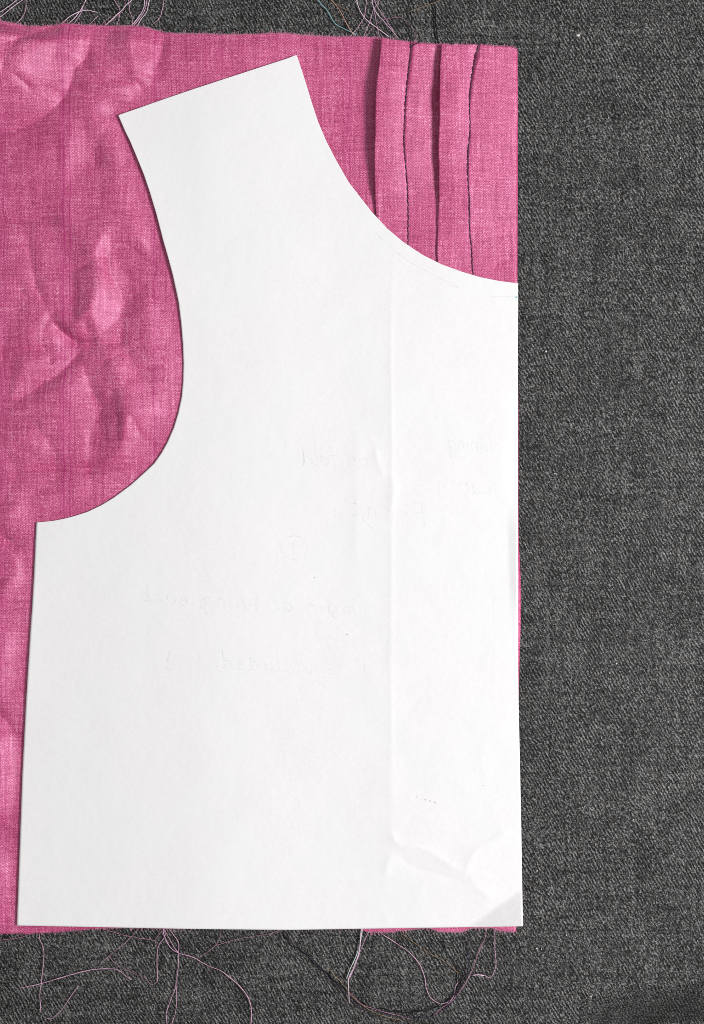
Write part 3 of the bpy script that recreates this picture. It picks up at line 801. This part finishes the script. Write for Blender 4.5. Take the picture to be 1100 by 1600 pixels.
# ------------------------------------------------------------------ threads
def cloth_top(x, y):
    return -0.35
def thread(name, pts, r, mat, parent=None, z0=0.15, wave=0.0, lift_end=0.0, ply=False):
    P = catmull(pts, 3.0)
    n = len(P); s = np.linspace(0, 1, n)
    sd = random.randint(0, 9999)
    z = z0 + 0.25 * np.abs(vnoise(P[:, 0], P[:, 1], 38, sd)) + lift_end * (1 - s) ** 2
    P = P + wave * np.stack([vnoise(P[:, 0], P[:, 1], 9, sd + 1), vnoise(P[:, 0], P[:, 1], 9, sd + 2)], 1)
    V3 = np.stack([(P[:, 0] - 550) * S, (800 - P[:, 1]) * S, z * MM], 1)
    R = r * S * (0.74 + 0.24 * vnoise(P[:, 0], P[:, 1], 12, sd + 3))
    v, f = tube_verts(V3, R, 6)
    return link(name, v, f, mat, parent)

FT = "frayed_thread"
top_frays = [
    ([(-14, 25), (0, 19), (10, 13), (27, 0), (40, -12)], .75, PALETH), ([(-12, 38), (0, 28), (15, 15), (36, 0), (50, -12)], .75, PALETH),
    ([(43, -12), (41, 0), (41, 13), (36, 27), (25, 38)], .7, PINKTH), ([(97, 38), (109, 27), (122, 20), (137, 17), (153, 20)], .8, PALETH),
    ([(104, 40), (117, 28), (127, 15), (134, 0), (138, -10)], .8, PALETH), ([(112, 41), (125, 23), (131, 8), (137, -8)], .65, PINKTH),
    ([(137, 42), (153, 25)], .65, PINKTH), ([(158, 41), (166, 32), (174, 27)], .5, ROSETH), ([(163, 42), (178, 29), (193, 14), (206, 1), (216, -10)], .9, PALETH),
    ([(174, -10), (178, 0), (187, 15), (186, 28), (182, 42)], .6, PINKTH), ([(200, -8), (202, 12), (206, 28), (207, 42)], .6, PINKTH),
    ([(227, -10), (226, 0), (224, 15), (216, 28), (204, 42)], .9, PALETH), ([(231, -10), (230, 0), (226, 18), (216, 32), (207, 43)], .75, PINKTH),
    ([(236, -10), (234, 0), (229, 19), (219, 32), (212, 44)], .7, PALETH), ([(257, -10), (256, 0), (254, 15), (249, 29), (236, 40)], .6, PINKTH),
    ([(190, -8), (196, 8), (186, 24), (170, 38)], .45, ROSETH),
    ([(554, -10), (557, 0), (561, 13), (569, 28), (586, 42), (608, 58)], .9, PALETH), ([(579, -10), (581, 0), (586, 18), (602, 37), (624, 62)], .75, PALETH),
    ([(582, -10), (584, 0), (594, 18), (607, 37), (620, 60)], .75, PINKTH), ([(574, -10), (573, 0), (571, 16), (567, 32), (548, 57)], .6, PINKTH),
    ([(596, -10), (593, 0), (583, 16), (578, 34), (568, 58)], .6, PINKTH), ([(580, -6), (582, 8), (586, 26), (593, 58)], .6, PINKTH),
    ([(570, 58), (590, 36), (607, 29), (618, 27.5), (629, 28.5), (639, 37), (647, 50), (653, 66)], .45, ROSETH),
]
bottom_frays = [
    ([(-10, 1471), (0, 1469), (33, 1464), (62, 1455)], .55, ROSETH), ([(61, 1455), (63, 1467), (69, 1485), (68, 1502), (65, 1535), (62, 1554), (64, 1581)], .7, PINKTH),
    ([(218, 1448), (205, 1464), (170, 1494), (155, 1508)], .55, ROSETH), ([(160, 1449), (168, 1453), (196, 1461), (218, 1465), (243, 1469)], .6, ROSETH),
    ([(254, 1448), (258, 1461), (249, 1475), (246, 1487), (245, 1506), (246, 1533)], .75, PINKTH), ([(256, 1449), (244, 1466), (243, 1474), (247, 1482)], .5, ROSETH),
    ([(256, 1448), (265, 1467), (274, 1482), (279, 1488)], .6, PINKTH),
    ([(255, 1448), (257, 1463), (265, 1478), (279, 1488), (296, 1493), (309, 1499), (327, 1509), (344, 1515), (361, 1528), (377, 1543), (388, 1559), (393, 1578), (392, 1604)], .9, PINKTH),
    ([(262, 1448), (273, 1463), (279, 1474), (279, 1493), (277, 1522), (273, 1546), (265, 1567), (260, 1585), (262, 1606)], .7, PINKTH),
    ([(277, 1520), (276, 1552), (275, 1578), (267, 1604)], .6, PINKTH), ([(346, 1448), (344, 1465), (337, 1476), (324, 1487), (310, 1496)], .5, ROSETH),
    ([(336, 1477), (342, 1475), (375, 1466), (418, 1459), (446, 1450)], .5, ROSETH),
    ([(578, 1450), (564, 1482), (556, 1506), (546, 1529)], .65, PINKTH),
    ([(590, 1452), (600, 1461), (621, 1475), (642, 1490), (656, 1507), (663, 1526), (667, 1547), (675, 1561), (688, 1568), (702, 1564), (709, 1555), (711, 1543), (716, 1535)], .8, PINKTH),
    ([(760, 1452), (757, 1466), (748, 1486), (742, 1503), (734, 1524), (717, 1551), (705, 1564), (688, 1576), (677, 1587)], .7, ROSETH),
    ([(773, 1450), (773, 1482), (775, 1503), (772, 1516), (766, 1527), (755, 1523), (739, 1523)], .75, PINKTH),
    ([(738, 1523), (748, 1522.6), (756, 1523.5)], .95, PALETH),
]
zz = 0.0
for pts, r, m in top_frays + bottom_frays:
    zz = (zz + 0.11) % 0.5
    thread(FT, pts, r, m, silk, 0.05 + zz, 0.5)
# sewing-thread tails left at the ends of the two seams
TT = "thread_tail"
thread(TT, [(672, -12), (674, 0), (680, 16), (681, 40), (684, 66), (683, 72)], 1.5, BLACK, silk, 0.35, 0.4)
thread(TT, [(633, -12), (636, 0), (639, 13), (643, 26), (642, 44), (644, 66), (641, 78)], 0.9, BLACK, silk, 0.45, 0.4)
thread(TT, [(640.5, 66), (642, 72), (640.5, 79), (646, 74), (658, 69)], 0.9, STITCH, silk, 2.9, 0.2)
thread(TT, [(751, 64), (749, 70), (744, 82)], 1.0, STITCH, silk, 2.95, 0.2)

def loose(label, pts, r, m, z=0.3, wave=0.5, group=None):
    o = thread("loose_thread", pts, r, m, None, z, wave)
    return tag(o, label, "thread", group)
loose("teal thread slanting down to the top edge of the pink fabric", [(492, -10), (496, 0), (510, 16), (523, 37), (539, 46), (556, 54.5)], 1.15, TEALTH, 0.35, 0.4)
loose("peach thread beside the teal one above the pink fabric's top edge", [(512, -10), (517, 0), (531, 18), (541, 37), (552, 55)], .8, ORANGETH, 0.65, 0.4)
loose("short tan thread crossing the black thread tail near the top edge of the photo", [(640, 19), (649, 16), (668, 9), (688, 2)], .65, TANTH, 0.75, 0.4)
loose("short brownish thread right of the teal thread at the top", [(526, 6), (533, 12), (547, 18)], .5, TANTH, 0.2, 0.4)
loose("pink thread in a long bent curve, lying apart on the charcoal cloth at lower left", [(31, 1543), (65, 1536), (105, 1524), (135, 1516), (159, 1513), (182, 1514), (193, 1521), (206, 1530)], .85, PINKTH, 0.55, 0.4)
loose("short hooked pink thread at the very bottom left of the charcoal cloth", [(71, 1590), (81, 1591), (96, 1578), (109, 1559), (123, 1540)], .6, PINKTH, 0.2, 0.3)
loose("thin dull rose thread just right of the long bent pink thread's end", [(170, 1494), (181, 1505), (203, 1518), (227, 1528), (236, 1538), (247, 1533)], .42, ROSETH, 0.15, 0.4)
loose("pale mint thread hanging out under the paper's bottom edge", [(568, 1444), (566, 1453), (560, 1483), (546, 1516), (541, 1529)], 1.0, MINTTH, 0.5, 0.3)
loose("pale pink thread beside the mint one, bent straight down at its end", [(565, 1445), (564, 1455), (561, 1485), (552, 1512), (544.5, 1529), (545, 1546), (545.5, 1566)], .95, PALETH, 0.75, 0.3)
loose("tan thread running from under the paper toward the black loop at lower right", [(625, 1456), (638, 1466), (671, 1489), (696, 1503), (717, 1520)], .5, TANTH, 0.3, 0.5)
loose("brown thread lying along the lower side of the black loop", [(512, 1510), (537, 1539), (556, 1562), (583, 1580), (611, 1590), (628, 1594)], .6, TANTH, 0.55, 0.6)
loose("dusky rose thread lying along the bottom of the black loop", [(548, 1550), (566, 1568), (590, 1577), (611, 1583), (642, 1591)], .55, ROSETH, 0.75, 0.6)
tangle = bpy.data.objects.new("thread_tangle", None); col.objects.link(tangle); tangle.location = (0, 0, 0); tangle.empty_display_size = .01
tag(tangle, "wide loop of black sewing threads on the charcoal cloth below the paper", "thread")
for k, pts in enumerate([
    [(440, 1456), (447, 1466), (470, 1486), (487, 1499), (525, 1533), (545, 1550), (564, 1567), (595, 1576), (640, 1581), (673, 1577), (695, 1568), (713, 1547), (716, 1522), (711, 1503), (698, 1484), (690, 1470)],
    [(446, 1460), (466, 1480), (492, 1506), (520, 1534), (541, 1552), (560, 1571), (585, 1581), (621, 1587), (652, 1591), (684, 1583), (712, 1556), (725, 1530), (731, 1503), (731, 1461)],
    [(478, 1488), (500, 1510), (528, 1535), (550, 1553), (575, 1572), (604, 1579), (642, 1579), (668, 1573), (700, 1560), (720, 1540), (728, 1520)],
    [(735, 1455), (734, 1490), (727, 1520), (716, 1545), (698, 1566)],
]):
    o = thread("strand", pts, (.8, .6, .6, .5)[k], BLACK if k % 2 == 0 else STITCH, tangle, 0.05 + 0.16 * k, 2.2)

# ---- fibres standing out of the raw edges
V, F = [], []
def fibre(x, y, dx, dy, z, w):
    n = len(V); l = math.hypot(dx, dy) + 1e-9; px, py = -dy / l * w, dx / l * w
    mx, my = x + dx * .5 + random.uniform(-.6, .6), y + dy * .5
    for (ax, ay, az) in ((x, y, z), (mx, my, z + .05), (x + dx, y + dy, z - 0.1)):
        V.append(W(ax - px, ay - py, az)); V.append(W(ax + px, ay + py, az))
    F.append((n, n + 1, n + 3, n + 2)); F.append((n + 2, n + 3, n + 5, n + 4))
tp_z = lambda x: 0.75
FX = np.arange(-40, 808, 0.62); FX = FX + rng.uniform(-.4, .4, len(FX)); FY = interp(TOP, FX); FZ = panel_z(FX, FY + 1.2)
for xx, y, pz in zip(FX, FY, FZ):
    l = random.uniform(1.0, 3.2) * (2.3 if random.random() < .16 else 1)
    fibre(xx, y + 1.2, random.uniform(-1.0, 1.0), -l, float(pz) + (0.35 if xx > 594 else 0.0), .28)
for x in np.arange(-40, 808, 0.62):
    xx = x + random.uniform(-.4, .4); y = float(interp(BOT, xx))
    fibre(xx, y - 1.2, random.uniform(-.9, .9), random.uniform(1.0, 3.0) * (2.2 if random.random() < .14 else 1), 0.45, .30)
fr = link("frayed_edge", V, F, FRAY, silk)
fr["kind"] = "stuff"

# ------------------------------------------------------------------ lint on the table cloth
V, F = [], []
spots = [(903, 55, 4.2), (1045, 715, 2.4), (853, 549, 2.6), (838, 1482, 2.2), (846, 1483, 1.6), (963, 1037, 2.0), (839, 1361, 2.2), (885, 1461, 1.8), (923, 1557, 2.3), (951, 184, 1.6), (1063, 247, 1.8),
         (990, 1281, 2.0), (1000, 1394, 1.8), (820, 1570, 1.5), (1090, 1470, 1.5), (940, 1153, 1.6), (1020, 470, 1.5), (1070, 1010, 1.5), (866, 740, 1.4), (893, 320, 1.3), (1060, 598, 1.4), (930, 860, 1.3), (1034, 128, 1.4), (300, 1555, 1.3), (420, 1520, 1.2), (505, 1493, 1.2)]
for x, y, r in spots:
    n = len(V); k = 7
    for a in range(k):
        q = r * random.uniform(.55, 1.15) * 0.85
        V.append(W(x + q * math.cos(a * 2 * math.pi / k), y + q * math.sin(a * 2 * math.pi / k), 0.0))
    V.append(W(x, y, 0.28 + 0.06 * r)); V.append(W(x, y, -0.2))
    for a in range(k):
        F.append((n + (a + 1) % k, n + a, n + k)); F.append((n + a, n + (a + 1) % k, n + k + 1))
lint = link("lint", V, F, LINT)
tag(lint, "white specks of lint scattered over the charcoal table cloth", None, None, "stuff")
